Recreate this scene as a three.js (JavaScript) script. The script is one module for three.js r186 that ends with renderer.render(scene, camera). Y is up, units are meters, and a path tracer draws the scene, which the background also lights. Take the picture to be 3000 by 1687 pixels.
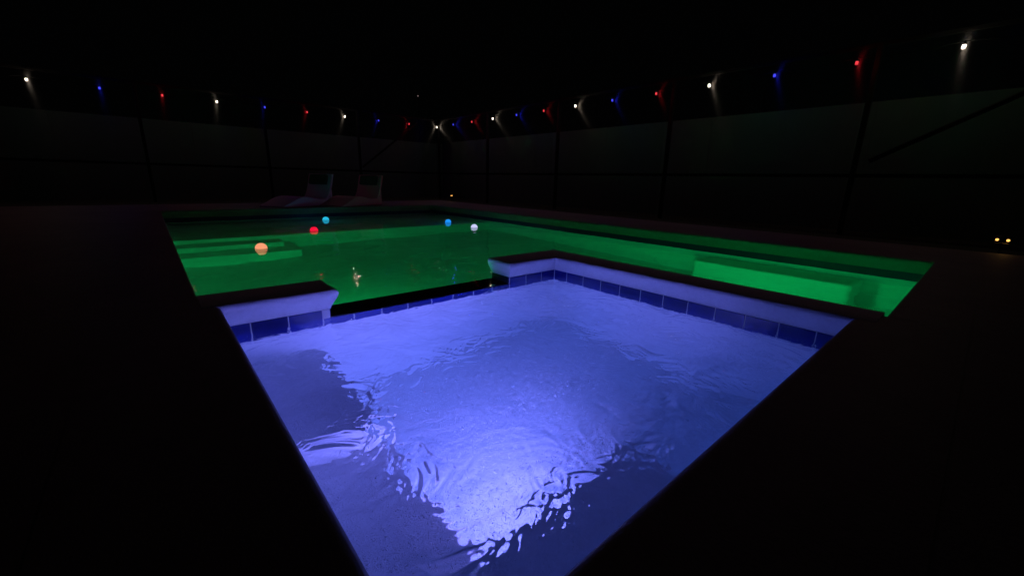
import * as THREE from 'three';
import { mergeGeometries, mergeVertices, toCreasedNormals } from 'three/addons/utils/BufferGeometryUtils.js';
import { RoundedBoxGeometry } from 'three/addons/geometries/RoundedBoxGeometry.js';
import { RectAreaLightUniformsLib } from 'three/addons/lights/RectAreaLightUniformsLib.js';
import { createNoise3D } from 'simplex-noise';

RectAreaLightUniformsLib.init();
const scene = new THREE.Scene();
const renderer = new THREE.WebGLRenderer({ antialias: true });
renderer.toneMapping = THREE.LinearToneMapping;
renderer.toneMappingExposure = 1.0;
renderer.shadowMap.enabled = true;

// ---------------------------------------------------------------- camera (y = 0 is the water level of the spa)
const camera = new THREE.PerspectiveCamera(70.24, 1024 / 575, 0.05, 400);
{
  const R = Math.PI / 180, p = 14.683 * R, r = 1.3567 * R, a = 41.262 * R;
  const fwd = new THREE.Vector3(Math.sin(a) * Math.cos(p), -Math.sin(p), -Math.cos(a) * Math.cos(p));
  const right = new THREE.Vector3(Math.cos(a), 0, Math.sin(a)), up = new THREE.Vector3().crossVectors(right, fwd);
  const r2 = right.clone().multiplyScalar(Math.cos(r)).addScaledVector(up, Math.sin(r)), u2 = new THREE.Vector3().crossVectors(r2, fwd);
  camera.matrixAutoUpdate = true;
  camera.quaternion.setFromRotationMatrix(new THREE.Matrix4().makeBasis(r2, u2, fwd.clone().negate()));
  camera.position.set(0, 0.72, 0);
}

// ---------------------------------------------------------------- night sky: a moonless sky, evenly dark
{
  const w = 64, h = 32, d = new Float32Array(w * h * 4);
  for (let i = 0; i < w * h; i++) d.set([0.00038, 0.00042, 0.00045, 1], i * 4);
  const sky = new THREE.DataTexture(d, w, h, THREE.RGBAFormat, THREE.FloatType);
  sky.mapping = THREE.EquirectangularReflectionMapping; sky.magFilter = THREE.LinearFilter; sky.needsUpdate = true;
  scene.background = sky; scene.environment = sky;
}

// ---------------------------------------------------------------- helpers
function rng(seed) { let s = seed >>> 0; return () => { s = (s + 0x6d2b79f5) | 0; let t = Math.imul(s ^ (s >>> 15), 1 | s); t = (t + Math.imul(t ^ (t >>> 7), 61 | t)) ^ t; return ((t ^ (t >>> 14)) >>> 0) / 4294967296; }; }
const n3 = createNoise3D(rng(7));
const used = new Map();
function numbered(name) { const k = used.get(name) ?? 0; used.set(name, k + 1); return k ? `${name}_${String(k).padStart(3, '0')}` : name; }
function tag(o, label, category, group, kind) {
  if (label) o.userData.label = label;
  if (category) o.userData.category = category;
  if (group) o.userData.group = group;
  if (kind) o.userData.kind = kind;
  return o;
}
function thing(name, label, category, pos = [0, 0, 0], turn = 0, group) {
  const o = new THREE.Group(); o.name = numbered(name); o.position.set(...pos); o.rotation.y = turn; scene.add(o);
  return tag(o, label, category, group);
}
function part(name, geo, mat, parent) {
  const m = new THREE.Mesh(geo, mat); m.name = name; m.castShadow = m.receiveShadow = true; parent.add(m); return m;
}
function struct(name, label, geo, mat) {
  const m = geo ? new THREE.Mesh(geo, mat) : new THREE.Group();
  m.name = numbered(name); m.castShadow = m.receiveShadow = true; scene.add(m); return tag(m, label, null, null, 'structure');
}
function metreUV(g) {       // texture coordinates in metres, by the way each face points
  g = g.index ? g.toNonIndexed() : g;
  const p = g.attributes.position, uv = new Float32Array(p.count * 2), a = new THREE.Vector3(), b = new THREE.Vector3(), c = new THREE.Vector3();
  for (let i = 0; i < p.count; i += 3) {
    a.fromBufferAttribute(p, i); b.fromBufferAttribute(p, i + 1); c.fromBufferAttribute(p, i + 2);
    const n = b.clone().sub(a).cross(c.clone().sub(a)), x = Math.abs(n.x), y = Math.abs(n.y), z = Math.abs(n.z);
    [a, b, c].forEach((v, k) => uv.set(y >= x && y >= z ? [v.x, v.z] : x >= z ? [v.z, v.y] : [v.x, v.y], (i + k) * 2));
  }
  g.setAttribute('uv', new THREE.BufferAttribute(uv, 2));
  return g;
}
function bx(x0, x1, y0, y1, z0, z1) {
  const g = new THREE.BoxGeometry(x1 - x0, y1 - y0, z1 - z0); g.translate((x0 + x1) / 2, (y0 + y1) / 2, (z0 + z1) / 2);
  return metreUV(g);
}
function rbx(x0, x1, y0, y1, z0, z1, r = 0.01, seg = 2) {
  const g = new RoundedBoxGeometry(x1 - x0, y1 - y0, z1 - z0, seg, r); g.translate((x0 + x1) / 2, (y0 + y1) / 2, (z0 + z1) / 2);
  return metreUV(g);
}
const merge = (list) => mergeGeometries(list.map((g) => { const h = g.index ? g.toNonIndexed() : g; for (const k of Object.keys(h.attributes)) if (!['position', 'normal', 'uv'].includes(k)) h.deleteAttribute(k); return h; }));

// tileable value noise
function lattice(seed, n) { const r = rng(seed), v = new Float32Array(n * n); for (let i = 0; i < v.length; i++) v[i] = r(); return (x, y) => { const ix = Math.floor(x), iy = Math.floor(y), fx = x - ix, fy = y - iy, s = fx * fx * (3 - 2 * fx), t = fy * fy * (3 - 2 * fy), g = (a, b) => v[(((b % n) + n) % n) * n + (((a % n) + n) % n)]; return (g(ix, iy) * (1 - s) + g(ix + 1, iy) * s) * (1 - t) + (g(ix, iy + 1) * (1 - s) + g(ix + 1, iy + 1) * s) * t; }; }
function fbm(seed, octaves) { const L = octaves.map(([n], i) => lattice(seed + i * 17, n)), W = octaves.reduce((a, o) => a + o[1], 0); return (u, v) => octaves.reduce((a, [n, w], i) => a + w * L[i](u * n, v * n), 0) / W; }
function grayTex(size, fn, metres, srgb) {
  const d = new Uint8Array(size * size * 4);
  for (let y = 0; y < size; y++) for (let x = 0; x < size; x++) { const v = fn(x / size, y / size), c = Array.isArray(v) ? v : [v, v, v]; d.set([...c.map((k) => Math.max(0, Math.min(255, k * 255))), 255], (y * size + x) * 4); }
  const t = new THREE.DataTexture(d, size, size); t.wrapS = t.wrapT = THREE.RepeatWrapping; t.magFilter = THREE.LinearFilter; t.minFilter = THREE.LinearMipmapLinearFilter; t.generateMipmaps = true;
  t.repeat.set(1 / metres, 1 / metres); if (srgb) t.colorSpace = THREE.SRGBColorSpace; t.needsUpdate = true; return t;
}
const fPlaster = fbm(11, [[4, 1], [9, 0.8], [32, 0.6], [128, 0.8]]), fFine = fbm(23, [[64, 1], [128, 1], [256, 1]]), fDeck = fbm(31, [[3, 1], [7, 1], [24, 0.8], [96, 0.9]]);
const texPlaster = grayTex(512, (u, v) => 0.965 + 0.13 * (fPlaster(u, v) - 0.5), 1.3, true);
const texFine = grayTex(512, (u, v) => fFine(u, v), 0.5);
const texDeck = grayTex(512, (u, v) => { const k = 0.93 + 0.22 * (fDeck(u, v) - 0.5); return [k, k * 0.985, k * 0.96]; }, 1.7, true);

const std = (o) => new THREE.MeshStandardMaterial(o), phy = (o) => new THREE.MeshPhysicalMaterial(o), lin = (r, g, b) => new THREE.Color().setRGB(r, g, b);
const M = {
  plaster: std({ color: lin(0.95, 0.95, 0.95), map: texPlaster, roughness: 0.85, bumpMap: texFine, bumpScale: 0.002 }),
  coping: std({ color: lin(0.86, 0.85, 0.85), map: texPlaster, roughness: 0.75, bumpMap: texFine, bumpScale: 0.0012 }),  // deck concrete made paler, spa light on its faces put into the colour
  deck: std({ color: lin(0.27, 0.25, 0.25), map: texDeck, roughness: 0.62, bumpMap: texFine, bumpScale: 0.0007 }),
  ledge: std({ color: lin(0.03, 0.03, 0.035), roughness: 0.02 }),
  grout: std({ color: lin(0.7, 0.7, 0.7), roughness: 0.9 }),
  poolTile: std({ color: lin(0.01, 0.014, 0.1), roughness: 0.5 }),
  ground: std({ color: lin(0.05, 0.07, 0.03), map: texDeck, roughness: 0.95 }),
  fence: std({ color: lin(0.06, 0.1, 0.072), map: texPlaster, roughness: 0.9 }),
  bronze: phy({ color: lin(0.004, 0.004, 0.004), roughness: 0.7, specularIntensity: 0.25 }),
  black: std({ color: lin(0.02, 0.02, 0.02), roughness: 0.6 }),
  cord: phy({ color: lin(0.004, 0.004, 0.004), roughness: 0.8, specularIntensity: 0.2 }),
  
  pillow: std({ color: lin(0.06, 0.065, 0.08), roughness: 0.9 }),
  screen: phy({ color: lin(0.085, 0.085, 0.085), metalness: 1, roughness: 0.55, anisotropy: 1, transparent: true, opacity: 0.16, side: THREE.DoubleSide }),
  water: phy({ color: 0xffffff, transmission: 1, thickness: 1, ior: 1.333, roughness: 0, attenuationColor: lin(0.72, 0.93, 0.97), attenuationDistance: 1.2 }),
};

// ---------------------------------------------------------------- layout
const SPA = { x0: 0.115, x1: 2.342, z0: -2.164, z1: -0.258, floor: -0.98, seat: -0.4 };
const WALL = { x: 2.53, z: -2.36 };                       // pool side of the wall round the spa
const POOL = { x0: 0.08, x1: 4.74, z0: -8.15, z1: -0.19, floor: -1.25, level: -0.012 };
const NOTCH = { x0: 0.628, x1: 1.871 };
const TOP = 0.16, TILE_TOP = 0.05, TILE_BOTTOM = -0.105;

// rings of a plan polygon, moved out by s * k per edge (mitred)
function ring(poly, s, ks) {
  const n = poly.length, lines = poly.map((a, i) => { const b = poly[(i + 1) % n], dx = b[0] - a[0], dz = b[1] - a[1], l = Math.hypot(dx, dz), nx = dz / l, nz = -dx / l, o = s * (ks?.[i] ?? 1); return [a[0] + nx * o, a[1] + nz * o, dx, dz]; });
  return lines.map((l, i) => { const [x1, z1, dx1, dz1] = lines[(i + n - 1) % n], [x2, z2, dx2, dz2] = l, den = dx1 * dz2 - dz1 * dx2, t = ((x2 - x1) * dz2 - (z2 - z1) * dx2) / den; return [x1 + dx1 * t, z1 + dz1 * t]; });
}
function loft(poly, profile, ks, cap) {
  const rings = profile.map(([s, y]) => (Array.isArray(s) ? s : ring(poly, s, ks)).map(([x, z]) => [x, y, z])), pos = [], n = poly.length;
  for (let j = 0; j + 1 < rings.length; j++) for (let i = 0; i < n; i++) {
    const a = rings[j][i], b = rings[j][(i + 1) % n], c = rings[j + 1][(i + 1) % n], d = rings[j + 1][i];
    pos.push(...a, ...b, ...c, ...a, ...c, ...d);
  }
  if (cap) {
    const last = rings[rings.length - 1], tri = THREE.ShapeUtils.triangulateShape(last.map(([x, , z]) => new THREE.Vector2(x, -z)), []);
    for (const t of tri) for (const k of t) pos.push(...last[k]);
  }
  let g = new THREE.BufferGeometry(); g.setAttribute('position', new THREE.BufferAttribute(new Float32Array(pos), 3));
  g = toCreasedNormals(g, 0.7); return metreUV(g);
}
const NOSE = [[-0.03, 0.0505], [0.004, 0.0505], [0.008, 0.054], [0.009, 0.062], [0.014, 0.07], [0.021, 0.083], [0.03, 0.098], [0.039, 0.112], [0.046, 0.125], [0.05, 0.136], [0.0505, 0.144], [0.048, 0.151], [0.042, 0.157], [0.034, 0.1605], [0.024, 0.162]];

// ---------------------------------------------------------------- ground, deck and coping
const DECK = { x0: -4.5, x1: 6.0, z0: -9.9, z1: 3.5 };
const edge = [[POOL.x0, POOL.z0], [POOL.x0, -2.26], [SPA.x0, -2.26], [SPA.x0, SPA.z1], [2.43, SPA.z1], [2.43, POOL.z1], [POOL.x1, POOL.z1], [POOL.x1, POOL.z0]];
{
  // the offset of ring() points to the right of travel; this order makes it point into the pool
  const k = edge.map(() => -1);
  const test = ring(edge, 0.1, null), inward = test[0][0] > edge[0][0];
  const ks = edge.map((_, i) => (inward ? 1 : -1) * ([0, 5, 6, 7].includes(i) ? 0.45 : 1));
  const xa = POOL.x0 - 0.3, xb = POOL.x1 + 0.3, za = POOL.z0 - 0.3, zb = POOL.z1 + 0.24, outer = [[xa, za], [xa, -2.3], [xa, -2.2], [xa, zb], [2.4, zb], [2.5, zb], [xb, zb], [xb, za]];
  const g = loft(edge, [...NOSE.map(([s, y]) => [s, y - 0.002]), [outer, 0.16], [outer, 0.15]], ks, false);
  struct('coping', 'rounded concrete edge running round the pool and spa', g, M.deck);
  const sh = new THREE.Shape([[DECK.x0, DECK.z0], [DECK.x1, DECK.z0], [DECK.x1, DECK.z1], [DECK.x0, DECK.z1]].map(([x, z]) => new THREE.Vector2(x, -z)));
  sh.holes.push(new THREE.Path(outer.map(([x, z]) => new THREE.Vector2(x, -z))));
  const d = new THREE.ExtrudeGeometry(sh, { depth: 0.13, bevelEnabled: false });
  d.rotateX(-Math.PI / 2); d.translate(0, 0.1585 - 0.13, 0);
  struct('pool_deck', 'smooth pale concrete deck round the pool, almost black at night', metreUV(d), M.deck);
  const gs = new THREE.Shape([[-90, -90], [90, -90], [90, 90], [-90, 90]].map(([x, z]) => new THREE.Vector2(x, -z)));
  gs.holes.push(new THREE.Path([[DECK.x0 + 0.02, DECK.z0 + 0.02], [DECK.x1 - 0.02, DECK.z0 + 0.02], [DECK.x1 - 0.02, DECK.z1 - 0.02], [DECK.x0 + 0.02, DECK.z1 - 0.02]].map(([x, z]) => new THREE.Vector2(x, -z))));
  const gg = new THREE.ShapeGeometry(gs); gg.rotateX(-Math.PI / 2); gg.translate(0, 0.08, 0);
  struct('ground', 'dark ground beyond the deck', metreUV(gg), M.ground);
}

// ---------------------------------------------------------------- pool basin
{
  const P = POOL, y1 = TILE_TOP, t = 0.25, F = P.floor;
  const walls = struct('pool_basin', 'white plaster pool shell under green light');
  const pw = (g, name) => part(name, g, M.plaster, walls);
  pw(bx(P.x0 - t, P.x0, F - t, y1, P.z0 - t, -2.3), 'pool_wall');
  pw(bx(P.x0, P.x1, F - t, y1, P.z0 - t, P.z0), 'pool_wall');
  pw(bx(P.x1, P.x1 + t, F - t, y1, P.z0 - t, P.z1 + t), 'pool_wall');
  pw(bx(WALL.x - 0.12, P.x1, F - t, y1, P.z1, P.z1 + t), 'pool_wall');
  pw(bx(P.x0, P.x1, F - t, F, P.z0, P.z1), 'pool_floor');
  pw(rbx(P.x0 - 0.05, P.x1 + 0.05, F - 0.1, -0.25, P.z0 - 0.05, -6.1, 0.02, 3), 'sun_shelf');
  pw(rbx(P.x0 - 0.05, 1.22, F - 0.1, -0.55, -6.2, -5.8, 0.02, 3), 'pool_step');
  pw(rbx(P.x0 - 0.05, 1.34, F - 0.1, -0.85, -6.2, -5.47, 0.02, 3), 'pool_step');
  pw(rbx(4.33, P.x1 + 0.05, F - 0.1, -0.3, -2.0, -0.62, 0.05, 4), 'bench');
  const band = (x0, x1, z0, z1) => part('tile_band', bx(x0, x1, -0.05, y1 - 0.001, z0, z1), M.poolTile, walls);
  band(P.x0 - 0.01, P.x0 + 0.006, P.z0 + 0.006, -2.362);
  band(P.x0 + 0.006, P.x1 - 0.006, P.z0 - 0.01, P.z0 + 0.006);
  band(P.x1 - 0.006, P.x1 + 0.01, P.z0 + 0.006, P.z1 - 0.006);
  band(WALL.x + 0.002, P.x1 - 0.006, P.z1 - 0.006, P.z1 + 0.01);
}

// ---------------------------------------------------------------- spa: shell, seats, wall with the spillway, tiles
{
  const S = SPA, t = 0.2, F = S.floor;
  const sh = struct('spa_basin', 'white plaster spa shell with seats under violet blue light');
  const sp = (g, name) => part(name, g, M.plaster, sh);
  sp(bx(S.x0 - t, S.x0, F - t, TILE_TOP, -2.16, S.z1 + t), 'spa_wall');
  sp(bx(S.x0, 2.4, F - t, TILE_TOP, S.z1, S.z1 + t), 'spa_wall');
  sp(bx(S.x0, S.x1, F - t, F, S.z0, S.z1), 'spa_floor');
  sp(rbx(S.x0 - 0.03, 0.575, F - 0.05, S.seat, S.z0 - 0.03, -1.42, 0.025, 3), 'seat');
  sp(rbx(S.x0 - 0.03, 0.6, F - 0.05, S.seat - 0.17, -1.46, -0.7, 0.025, 3), 'seat');
  sp(rbx(S.x0 - 0.03, 1.22, F - 0.05, S.seat - 0.003, -0.72, S.z1 + 0.03, 0.025, 3), 'seat');
  // dividing wall to the pool: goes down to the pool floor
  const D = POOL.floor - 0.1;
  sp(bx(POOL.x0 - 0.2, NOTCH.x0, D, TILE_TOP, WALL.z, S.z0), 'spa_wall');
  sp(bx(NOTCH.x0, NOTCH.x1, D, -0.004, WALL.z, S.z0), 'spa_wall');
  sp(bx(NOTCH.x1, WALL.x, D, TILE_TOP, WALL.z, S.z0), 'spa_wall');
  sp(bx(S.x1, WALL.x, D, TILE_TOP, S.z0, -0.1), 'spa_wall');
  part('spill_ledge', rbx(NOTCH.x0, NOTCH.x1, -0.02, 0.006, WALL.z - 0.012, S.z0 - 0.002, 0.006, 3), M.ledge, sh);
  part('tile_band', bx(NOTCH.x0 - 0.004, NOTCH.x0 + 0.005, 0.006, TILE_TOP, WALL.z, S.z0 - 0.002), M.poolTile, sh);
  part('tile_band', bx(NOTCH.x1 - 0.005, NOTCH.x1 + 0.004, 0.006, TILE_TOP, WALL.z, S.z0 - 0.002), M.poolTile, sh);
  part('tile_band', bx(WALL.x - 0.01, WALL.x + 0.006, -0.1, TILE_TOP - 0.002, WALL.z - 0.006, POOL.z1), M.poolTile, sh);
  part('tile_band', bx(POOL.x0, NOTCH.x0, -0.1, TILE_TOP - 0.002, WALL.z - 0.006, WALL.z + 0.01), M.poolTile, sh);
  part('tile_band', bx(NOTCH.x1, WALL.x - 0.01, -0.1, TILE_TOP - 0.002, WALL.z - 0.006, WALL.z + 0.01), M.poolTile, sh);
  part('tile_band', bx(NOTCH.x0, NOTCH.x1, -0.1, -0.021, WALL.z - 0.006, WALL.z + 0.01), M.poolTile, sh);
  // coping of the dividing wall, on both sides of the spillway
  const left = [[0.1, WALL.z], [0.1, S.z0], [NOTCH.x0, S.z0], [NOTCH.x0, WALL.z]];
  const right = [[NOTCH.x1, WALL.z], [NOTCH.x1, S.z0], [S.x1, S.z0], [S.x1, -0.225], [WALL.x, -0.225], [WALL.x, WALL.z]];
  const out = (p) => (ring(p, 0.1)[0][1] < p[0][1] ? 1 : -1);
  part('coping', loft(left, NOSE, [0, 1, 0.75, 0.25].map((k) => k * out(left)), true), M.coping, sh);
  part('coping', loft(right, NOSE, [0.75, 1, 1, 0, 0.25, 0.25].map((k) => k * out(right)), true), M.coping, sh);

  // glazed tiles of the waterline, one by one
  const r = rng(5), tiles = [0, 1, 2, 3].map((i) => phy({ color: lin(0.005 + 0.002 * i, 0.009 + 0.004 * i, 0.17 + 0.04 * i), roughness: 0.12 + 0.03 * i, clearcoat: 0.6, clearcoatRoughness: 0.08, map: texPlaster }));
  const P = 0.16, T = 0.009, make = (w, h) => metreUV(new RoundedBoxGeometry(w, h, T, 2, 0.0025)), shapes = new Map();
  const shape = (w, h) => { const k = w.toFixed(4) + h.toFixed(4); if (!shapes.has(k)) shapes.set(k, make(w, h)); return shapes.get(k); };
  function tile(w, y0, y1, put) { const m = part('tile', shape(w - 0.005, y1 - y0), tiles[Math.floor(r() * 4)], sh); put(m); m.position.y = (y0 + y1) / 2 + (r() - 0.5) * 0.001; m.rotation.z += (r() - 0.5) * 0.004; }
  const runZ = (z, face) => {
    for (let x1 = S.x1 - 0.009, w = 0.143; x1 > S.x0 + 0.02; x1 -= w, w = P) {
      const ww = Math.min(w, x1 - S.x0 - 0.009), xm = x1 - ww / 2;
      if (ww < 0.03) break;
      const open = face > 0 && xm > NOTCH.x0 - 0.01 && xm < NOTCH.x1 + 0.01;
      tile(ww, TILE_BOTTOM, open ? -0.002 : TILE_TOP - 0.001, (m) => { m.position.set(xm, 0, z + face * 0.0045); if (face < 0) m.rotation.y = Math.PI; });
    }
  };
  const runX = (x, face) => {
    for (let z0 = S.z0 + 0.009, w = 0.128; z0 < S.z1 - 0.02; z0 += w, w = P) {
      const ww = Math.min(w, S.z1 - 0.009 - z0);
      if (ww < 0.03) break;
      tile(ww, TILE_BOTTOM, TILE_TOP - 0.001, (m) => { m.position.set(x + face * 0.0045, 0, z0 + ww / 2); m.rotation.y = face * Math.PI / 2; });
    }
  };
  runZ(S.z0, 1); runX(S.x1, -1); runX(S.x0, 1); runZ(S.z1, -1);
  // pale grout bed behind the tiles
  part('grout', bx(S.x0 + 0.001, S.x1 - 0.001, TILE_BOTTOM, -0.004, S.z0, S.z0 + 0.006), M.grout, sh);
  part('grout', bx(S.x0 + 0.001, NOTCH.x0 - 0.001, -0.004, TILE_TOP, S.z0, S.z0 + 0.006), M.grout, sh);
  part('grout', bx(NOTCH.x1 + 0.001, S.x1 - 0.001, -0.004, TILE_TOP, S.z0, S.z0 + 0.006), M.grout, sh);
  part('grout', bx(S.x1 - 0.006, S.x1, TILE_BOTTOM, TILE_TOP, S.z0 + 0.006, S.z1 - 0.001), M.grout, sh);
}

// ---------------------------------------------------------------- water
function waterSheet(x0, x1, z0, z1, step, height, skip) {
  const nx = Math.ceil((x1 - x0) / step), nz = Math.ceil((z1 - z0) / step), pos = new Float32Array((nx + 1) * (nz + 1) * 3), idx = [];
  for (let j = 0; j <= nz; j++) for (let i = 0; i <= nx; i++) { const x = x0 + (x1 - x0) * i / nx, z = z0 + (z1 - z0) * j / nz; pos.set([x, height(x, z), z], (j * (nx + 1) + i) * 3); }
  for (let j = 0; j < nz; j++) for (let i = 0; i < nx; i++) {
    if (skip && skip(x0 + (x1 - x0) * (i + 0.5) / nx, z0 + (z1 - z0) * (j + 0.5) / nz)) continue;
    const a = j * (nx + 1) + i, b = a + 1, c = a + nx + 1, d = c + 1; idx.push(a, c, b, b, c, d);
  }
  const g = new THREE.BufferGeometry(); g.setAttribute('position', new THREE.BufferAttribute(pos, 3)); g.setIndex(idx); g.computeVertexNormals();
  return g;
}
// where the jets churn the spa: x, z, radius x, radius z, strength
const CHURN = [
  [0.3, -1.83, 0.2, 0.06, 0.45], [0.45, -1.55, 0.06, 0.2, 0.9], [0.46, -1.2, 0.12, 0.09, 0.9], [0.3, -1.07, 0.16, 0.09, 1.0], [0.43, -0.95, 0.12, 0.14, 0.9], [0.44, -0.76, 0.1, 0.12, 1.0],
  [0.4, -0.53, 0.26, 0.08, 1.25], [0.62, -0.48, 0.16, 0.06, 1.1], [1.17, -0.46, 0.14, 0.08, 1.3], [0.97, -0.49, 0.2, 0.09, 0.8], [1.3, -0.6, 0.2, 0.12, 0.6], [1.75, -1.4, 0.2, 0.12, 0.4], [1.5, -0.6, 0.26, 0.12, 1.0],
  [1.9, -0.66, 0.24, 0.14, 0.9], [0.75, -0.55, 0.14, 0.06, 0.9], [1.15, -0.95, 0.5, 0.3, 0.22], [1.0, -1.35, 0.45, 0.16, 0.4], [0.28, -0.78, 0.12, 0.12, 0.9],
];
// the jets well up as smooth mounds with a churned rim: x, z, radius, height
const JETS = [[1.74, -1.74, 0.13, 0.009], [1.74, -1.16, 0.15, 0.011], [1.66, -0.6, 0.13, 0.008], [1.18, -0.5, 0.09, 0.008], [0.3, -1.32, 0.12, 0.004]];
function spaHeight(x, z) {
  let mound = 0, rim = 0; for (const [cx, cz, R, a] of JETS) { const q = Math.hypot(x - cx, (z - cz) * 1.15) / R; mound += a * Math.exp(-q * q); rim += 0.9 * Math.exp(-(((q - 1.15) / 0.45) ** 2)); }
  let m = 0; for (const [cx, cz, rx, rz, a] of CHURN) m += a * Math.exp(-(((x - cx) / rx) ** 2) - ((z - cz) / rz) ** 2);
  m = Math.min(1.3, (m + rim) * (0.7 + 0.55 * n3(x * 5, z * 5, 12)));
  const sx = x + 0.06 * n3(x * 3, z * 3, 30), sz = z + 0.06 * n3(x * 3, z * 3, 31);          // slow swirl
  const wx = sx + 0.03 * n3(sx * 9, sz * 9, 3), wz = sz + 0.03 * n3(sx * 9, sz * 9, 9);
  const swell = 0.003 * n3(x * 2.2, z * 2.2, 0) + 0.0022 * n3(wx * 5, wz * 5, 1);
  const fine = 0.0014 * n3(wx * 12, wz * 12, 2) + 0.0009 * (0.5 - Math.abs(n3(wx * 22, wz * 26, 14))) + 0.0003 * n3(wx * 42, wz * 42, 15);
  const churn = 0.0032 * n3(wx * 15, wz * 15, 4) + 0.0034 * (0.5 - Math.abs(n3(wx * 28, wz * 28, 5))) + 0.0019 * n3(wx * 52, wz * 52, 6);
  const d = Math.hypot(x - 0.58, z + 0.55), rings = 0.0006 * Math.sin(d * 150 + 4 * n3(x * 6, z * 6, 8)) * Math.exp(-(((d - 0.2) / 0.06) ** 2));   // rings off the upwelling
  return mound + swell + fine * (1.2 + 0.5 * m) + churn * m * 1.2 + rings * (z < -0.5 ? 1 : 0.3);
}
struct('spa_water', 'churning violet blue water in the spa', waterSheet(SPA.x0 - 0.004, SPA.x1 + 0.004, SPA.z0 - 0.003, SPA.z1 + 0.004, 0.0045, spaHeight), M.water);
const fall = (x, z) => Math.exp(-(((x - 1.25) / 0.7) ** 2) - ((z + 2.8) / 0.6) ** 2);
struct('pool_water', 'still green lit pool water', waterSheet(POOL.x0 - 0.004, POOL.x1 + 0.004, POOL.z0 - 0.004, POOL.z1 + 0.004, 0.022, (x, z) => {
  const wx = x + 0.1 * n3(x * 2, z * 2, 21), wz = z + 0.1 * n3(x * 2, z * 2, 22);
  return POOL.level + 0.0022 * n3(wx * 1.1, wz * 1.5, 20) + 0.0012 * n3(wx * 3.2, wz * 4, 23) + (0.0004 + 0.0014 * fall(x, z)) * n3(wx * 9, wz * 9, 24);
}, (x, z) => x < WALL.x - 0.02 && z > WALL.z + 0.02), M.water);

// air bubbles that the jets drive up in plumes, plus deep ones added as scatter
{
  const r = rng(99), N = 320000, o = new THREE.InstancedMesh(new THREE.IcosahedronGeometry(1, 0), std({ color: lin(0.92, 0.92, 0.92), roughness: 0.4 }), N), m = new THREE.Matrix4(), S = SPA, gs = () => r() + r() + r() - 1.5;
  for (let i = 0; i < N; i++) {
    let x, z;
    if (i % 8 < 3) { x = S.x0 + 0.01 + r() * 2.2; z = S.z1 - 0.01 - 0.5 * r(); }                                             // over the near seat
    else if (i % 8 === 3) { x = S.x0 + 0.01 + 0.46 * r(); z = S.z0 + 0.02 + 1.4 * r(); }                                     // over the left seat
    else if (i % 8 > 5) { x = 0.62 + 1.68 * r(); z = S.z0 + 0.03 + 1.0 * r(); }                                                // deep ones, added to brighten the far floor
    else { const [cx, cz, rx, rz] = [[1.95, -1.12, 0.3, 0.3], [1.9, -1.75, 0.3, 0.2]][(i >> 3) % 2]; x = Math.min(S.x1 - 0.02, cx + gs() * rx); z = Math.max(S.z0 + 0.02, cz + gs() * rz); }
    const deep = i % 8 > 5, k = (deep ? 0.0008 : 0.0005) + 0.0005 * r() ** 2; m.makeScale(k, k, k).setPosition(x, deep ? -0.35 - 0.6 * r() : -0.012 - 0.37 * r(), z); o.setMatrixAt(i, m);
  }
  o.name = 'air_bubbles'; scene.add(o); tag(o, 'fine air bubbles drifting through the spa water', null, null, 'stuff');
}

// ---------------------------------------------------------------- lamps under water
function wetLamp(name, label, at, to, rgb, power, size, glow) {
  const o = thing(name, label, 'pool light', at); o.lookAt(...to);       // +z of the group looks into the water
  const rim = new THREE.TorusGeometry(size * 0.56, 0.014, 8, 40); part('rim', rim, M.black, o);
  part('housing', new THREE.CylinderGeometry(size * 0.5, size * 0.46, 0.1, 32).rotateX(Math.PI / 2).translate(0, 0, -0.052), M.black, o);
  const lens = new THREE.CircleGeometry(size * 0.55, 32); lens.translate(0, 0, 0.004);
  part('lens', lens, std({ color: 0x222222, emissive: lin(...rgb), emissiveIntensity: glow, roughness: 0.3 }), o);
  const l = new THREE.RectAreaLight(lin(...rgb), power, size, size); l.name = name + '_beam'; l.position.set(0, 0, 0.02); l.rotation.y = Math.PI; o.add(l);
}
wetLamp('spa_light', 'round violet blue lamp set in the spa seat front', [0.96, -0.6, -0.76], [1.0, -0.24, -2.2], [0.25, 0.19, 1], 54, 0.32, 1);
wetLamp('pool_light', 'round green lamp on the pool wall below the spillway', [0.95, -0.92, -2.364], [1.4, -1.25, -6], [0.004, 1, 0.18], 84, 0.24, 3);
wetLamp('pool_light', 'round green lamp on the spa wall facing the bench', [2.534, -0.72, -1.2], [4.6, -0.8, -1.6], [0.004, 1, 0.18], 52, 0.24, 3);

// ---------------------------------------------------------------- floating light balls
function ball(label, x, z, rgb, glow, cd, r = 0.053) {
  const o = thing('light_ball', label, 'light ball', [x, POOL.level + 0.004, z], (x * 7) % 3, 'glowing balls floating on the pool');
  const skin = std({ color: 0x333333, emissive: lin(...rgb), emissiveIntensity: glow, roughness: 0.4 });
  part('shell', new THREE.SphereGeometry(r, 32, 20), skin, o);
  part('seam', new THREE.TorusGeometry(r * 0.992, 0.002, 6, 48).rotateX(Math.PI / 2), std({ color: lin(0.1, 0.1, 0.1), roughness: 0.6 }), o);
  const l = new THREE.PointLight(lin(...rgb), cd); l.name = 'ball_glow'; l.position.y = r * 0.45; l.castShadow = true; o.add(l);
}
ball('large orange glowing ball nearest the spa, above the steps', 0.79, -4.8, [1, 0.34, 0.17], 1, 0.012, 0.056);
ball('red glowing ball at the edge of the sun shelf', 1.65, -6.04, [1, 0.006, 0.045], 1, 0.012);
ball('cyan glowing ball close to the far pool edge', 2.25, -7.48, [0.02, 0.5, 0.78], 1, 0.03);
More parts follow.
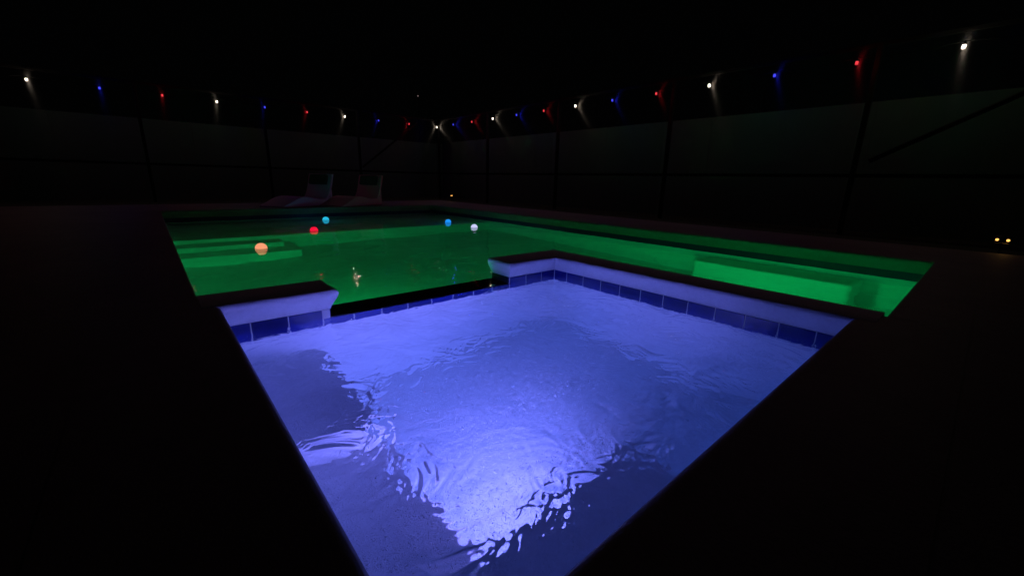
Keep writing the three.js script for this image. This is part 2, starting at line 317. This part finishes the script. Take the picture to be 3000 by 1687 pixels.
ball('azure blue glowing ball out towards the far right corner', 3.89, -6.17, [0.012, 0.3, 1], 1, 0.012);
ball('white glowing ball next to the azure one', 3.81, -5.28, [0.62, 0.62, 1], 1, 0.012);

// ---------------------------------------------------------------- fences, screen cage and string lights
const FX = 7.2, FZ = -12;
{
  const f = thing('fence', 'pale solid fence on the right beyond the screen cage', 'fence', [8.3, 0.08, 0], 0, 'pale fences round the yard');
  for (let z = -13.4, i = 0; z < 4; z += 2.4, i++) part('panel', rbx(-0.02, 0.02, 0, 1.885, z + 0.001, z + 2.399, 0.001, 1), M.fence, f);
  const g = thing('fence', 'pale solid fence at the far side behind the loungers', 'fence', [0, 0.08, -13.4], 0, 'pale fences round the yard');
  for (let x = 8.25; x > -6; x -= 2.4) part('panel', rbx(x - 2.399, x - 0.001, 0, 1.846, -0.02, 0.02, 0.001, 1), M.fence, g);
}
{
  const c = thing('screen_enclosure', 'dark framed insect screen cage around the pool yard', 'screen cage', [0, 0.08, 0]);
  const X = FX + 0.19, Z = FZ - 0.19, XS = FX + 0.065, ZS = FZ - 0.065, h = 0.03, top = 2.46, zs = [1.45, -1.35, -4.15, -6.93, -9.6, Z], xs = [X, 4.76, 2.43, 0.1, -2.25];
  for (const z of zs) part('post', rbx(X - h, X + h, 0, top, z - h, z + h, 0.006), M.bronze, c);
  for (const x of xs.slice(1)) part('post', rbx(x - h, x + h, 0, top, Z - h, Z + h, 0.006), M.bronze, c);
  const railY = 0.895 - 0.08;
  for (let i = 0; i + 1 < zs.length; i++) {
    const a = zs[i] - h, b = zs[i + 1] + h;
    part('rail', rbx(X - 0.02, X + 0.02, railY - 0.025, railY + 0.025, b, a, 0.005), M.bronze, c);
    part('beam', rbx(X - 0.02, X + 0.02, top - 0.05, top, b, a, 0.005), M.bronze, c);
    part('screen', sheet([XS, railY + 0.025, b], [0, top - 0.075 - railY, 0], [0, 0, a - b]), M.screen, c);
    part('screen', sheet([XS, 0, b], [0, railY - 0.025, 0], [0, 0, a - b]), M.screen, c);
  }
  for (let i = 0; i + 1 < xs.length; i++) {
    const a = xs[i] - h, b = xs[i + 1] + h;
    part('rail', rbx(b, a, railY - 0.025, railY + 0.025, Z - 0.02, Z + 0.02, 0.005), M.bronze, c);
    part('beam', rbx(b, a, top - 0.05, top, Z - 0.02, Z + 0.02, 0.005), M.bronze, c);
    part('screen', sheet([b, railY + 0.025, ZS], [0, top - 0.075 - railY, 0], [a - b, 0, 0]), M.screen, c);
    part('screen', sheet([b, 0, ZS], [0, railY - 0.025, 0], [a - b, 0, 0]), M.screen, c);
  }
  const brace = (a, b) => { const l = a.distanceTo(b), g = rbx(-l / 2, l / 2, -0.025, 0.025, -0.02, 0.02, 0.005), m = part('brace', g, M.bronze, c), d = b.clone().sub(a).normalize(); m.position.copy(a).add(b).multiplyScalar(0.5); m.quaternion.setFromUnitVectors(new THREE.Vector3(1, 0, 0), d); };
  brace(new THREE.Vector3(X - 0.05, 1.0, -1.2), new THREE.Vector3(X - 0.05, 2.02, 0.55));
  brace(new THREE.Vector3(4.8, 0.92, Z + 0.05), new THREE.Vector3(6.6, 2.3, Z + 0.05));
}
function sheet(o, u, v) {      // u runs across the wires that shine
  const A = new THREE.Vector3(...o), U = new THREE.Vector3(...u), V = new THREE.Vector3(...v), g = new THREE.BufferGeometry();
  const p = [A, A.clone().add(U), A.clone().add(U).add(V), A.clone().add(V)], n = U.clone().cross(V).normalize();
  g.setAttribute('position', new THREE.BufferAttribute(new Float32Array(p.flatMap((q) => q.toArray())), 3));
  g.setAttribute('normal', new THREE.BufferAttribute(new Float32Array([0, 1, 2, 3].flatMap(() => n.toArray())), 3));
  g.setAttribute('uv', new THREE.BufferAttribute(new Float32Array([0, 0, U.length(), 0, U.length(), V.length(), 0, V.length()]), 2));
  g.setIndex([0, 1, 2, 0, 2, 3]); return g;
}
{
  const Y = 2.3, S = 0.952, word = ['first', 'second', 'third', 'fourth', 'fifth', 'sixth', 'seventh', 'eighth', 'ninth', 'tenth', 'eleventh', 'twelfth', 'thirteenth'];
  const kinds = { white: { rgb: [1, 0.8, 0.62], glow: 9, cd: 0.21 }, blue: { rgb: [0.02, 0.025, 1], glow: 1.6, cd: 0.17 }, red: { rgb: [1, 0.015, 0.03], glow: 1.6, cd: 0.14 } };
  const globe = new THREE.LatheGeometry([[0.001, -0.052], [0.012, -0.049], [0.022, -0.04], [0.028, -0.026], [0.03, -0.01], [0.028, 0.008], [0.022, 0.026], [0.014, 0.04], [0.001, 0.042]].map(([x, y]) => new THREE.Vector2(x, y)), 16);
  const bandG = [-0.03, -0.006, 0.018].map((y) => new THREE.TorusGeometry(0.024 - Math.abs(y + 0.006) * 0.12, 0.007, 8, 16).rotateX(Math.PI / 2).translate(0, y, 0));
  const socket = new THREE.LatheGeometry([[0.001, 0.1], [0.016, 0.1], [0.018, 0.07], [0.03, 0.055], [0.034, 0.03], [0.03, 0.028], [0.012, 0.044], [0.001, 0.046]].map(([x, y]) => new THREE.Vector2(x, y)), 16);
  for (const k of Object.values(kinds)) {
    k.skin = std({ color: 0x222222, emissive: lin(...k.rgb), emissiveIntensity: k.glow * 0.3, roughness: 0.3 });
    k.led = std({ color: 0x222222, emissive: lin(...k.rgb.map((c) => Math.min(1, c + 0.06))), emissiveIntensity: k.glow * 1.3, roughness: 0.3 });
  }
  const r = rng(3), pts = [];
  function bulb(kind, label, x, z, tilt) {
    const k = kinds[kind], o = thing('string_bulb', label, 'string light', [x, Y, z], r() * 6, 'red, white and blue bulbs strung along the screen cage');
    part('socket', socket, M.black, o); part('globe', globe, k.skin, o); o.scale.setScalar(0.58);
    for (const b of bandG) part('diode_band', b, k.led, o);
    const l = new THREE.PointLight(lin(...k.rgb), k.cd); l.name = 'bulb_glow'; l.castShadow = true; l.position.y = -0.005; o.add(l);
    o.rotation.z = tilt;
  }
  const right = ['white', 'blue', 'red'], left = ['red', 'blue', 'white'];
  for (let i = 0; i < 13; i++) { bulb(right[i % 3], `${right[i % 3]} string bulb, ${word[i]} from the cage corner along the right run`, FX, FZ + i * S, (r() - 0.5) * 0.25); }
  const NF = 10;
  for (let i = 0; i < NF; i++) bulb(left[i % 3], `${left[i % 3]} string bulb, ${word[i]} from the cage corner along the far run`, FX - (i + 1) * S, FZ, (r() - 0.5) * 0.25);
  const at = (s) => (s > 0 ? new THREE.Vector3(FX, Y + 0.052, FZ + s * S) : new THREE.Vector3(FX + s * S, Y + 0.052, FZ));
  for (let i = 13; i >= -NF; i--) for (let k = 0; k < (i === -NF ? 1 : 4); k++) { const p = at(i - k / 4); p.y -= 0.03 * k * (4 - k) / 4; pts.push(p); }
  const cord = new THREE.Mesh(new THREE.TubeGeometry(new THREE.CatmullRomCurve3(pts), 300, 0.004, 6), M.cord); cord.name = 'string_light_cable'; cord.castShadow = cord.receiveShadow = true; scene.add(cord);
  tag(cord, 'thin dark cord carrying the coloured bulbs along the cage', 'cable');
}

// ---------------------------------------------------------------- loungers on the far deck
function lounger(label, x, z, turn, rgb) {
  const skin = std({ color: lin(...rgb), roughness: 0.6 });  // white chair, the glow of coloured bulbs put into its base colour
  const o = thing('lounger', label, 'lounger', [x, 0.157, z], turn, 'loungers on the far deck');
  const w = 0.6, top = new THREE.CatmullRomCurve3([[0, 0.02], [0.14, 0.075], [0.33, 0.155], [0.5, 0.185], [0.66, 0.165], [0.84, 0.13], [1.0, 0.135], [1.1, 0.17]].map(([a, b]) => new THREE.Vector3(a, b, 0))).getPoints(40);
  const s = new THREE.Shape(); s.moveTo(0, 0.004); for (const p of top) s.lineTo(p.x, p.y); s.lineTo(1.16, 0.1); s.lineTo(1.14, 0.004); s.closePath();
  const ex = (sh, d) => { const g = new THREE.ExtrudeGeometry(sh, { depth: d - 0.03, bevelEnabled: true, bevelThickness: 0.015, bevelSize: 0.012, bevelOffset: -0.012, bevelSegments: 3 }); g.translate(0, 0, -(d - 0.03) / 2); return toCreasedNormals(metreUV(g), 0.6); };
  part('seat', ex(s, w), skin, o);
  const b = new THREE.Shape(); const back = new THREE.CatmullRomCurve3([[1.03, 0.15], [1.1, 0.27], [1.16, 0.43], [1.21, 0.61]].map(([a, c]) => new THREE.Vector3(a, c, 0))).getPoints(16);
  b.moveTo(back[0].x, back[0].y); back.forEach((p) => b.lineTo(p.x, p.y)); back.slice().reverse().forEach((p) => b.lineTo(p.x + 0.055, p.y - 0.005)); b.closePath();
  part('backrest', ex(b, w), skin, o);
  const pl = new RoundedBoxGeometry(0.07, 0.2, w * 0.74, 4, 0.03); pl.rotateZ(-0.3); pl.translate(1.15, 0.5, 0); part('headrest', pl, M.pillow, o);
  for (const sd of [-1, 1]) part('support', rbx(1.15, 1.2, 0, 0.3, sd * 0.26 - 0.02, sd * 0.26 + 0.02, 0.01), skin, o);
}
lounger('left moulded lounger tinted mauve as bulb light, with dark headrest', 1.64, -8.5, 0.5, [0.8, 0.3, 0.85]);
lounger('right moulded lounger tinted dusky pink as bulb light, with dark headrest', 2.64, -8.4, 0.5, [0.9, 0.3, 0.5]);

// ---------------------------------------------------------------- small amber garden lights
function gardenLight(label, x, y, z, turn) {
  const o = thing('garden_light', label, 'garden light', [x, 0.08, z], turn, 'amber garden lights beside the deck'), h = y - 0.08;
  part('stake', new THREE.CylinderGeometry(0.008, 0.006, h, 8).translate(0, h / 2 - 0.02, 0), M.black, o);
  part('cap', new THREE.CylinderGeometry(0.05, 0.07, 0.02, 20).translate(0, h + 0.035, 0), M.black, o);
  part('collar', new THREE.CylinderGeometry(0.05, 0.045, 0.02, 20).translate(0, h - 0.04, 0), M.black, o);
  const lamp = std({ color: 0x332211, emissive: lin(1, 0.48, 0.1), emissiveIntensity: 2, roughness: 0.4 });
  for (const s of [-1, 1]) part('lamp_lens', new THREE.SphereGeometry(0.012, 14, 10).translate(s * 0.036, h, 0), lamp, o);
  const l = new THREE.PointLight(lin(1, 0.5, 0.12), 0.004); l.name = 'garden_glow'; l.position.set(-0.036, h, 0); l.castShadow = true; o.add(l);
}
gardenLight('amber garden light low in front of the right fence', 6.3, 0.265, 0.14, 1.57);
gardenLight('tiny amber garden light in the far corner of the yard', 6.3, 0.286, -9.79, 0.6);

// a faint light somewhere beyond the fence
{
  const o = thing('distant_lamp', 'single faint dot of light high above the far fence corner', 'lamp', [12.06, 5.12, -22]);
  part('lamp_lens', new THREE.SphereGeometry(0.035, 12, 8), std({ color: 0x111111, emissive: lin(0.16, 0.11, 0.11), roughness: 0.5 }), o);
  part('lamp_cap', new THREE.CylinderGeometry(0.02, 0.05, 0.03, 12).translate(0, 0.045, 0), M.black, o);
  part('pole', new THREE.CylinderGeometry(0.02, 0.03, 5.04, 8).translate(0.06, -2.52, -0.06), M.black, o);
}

renderer.render(scene, camera);
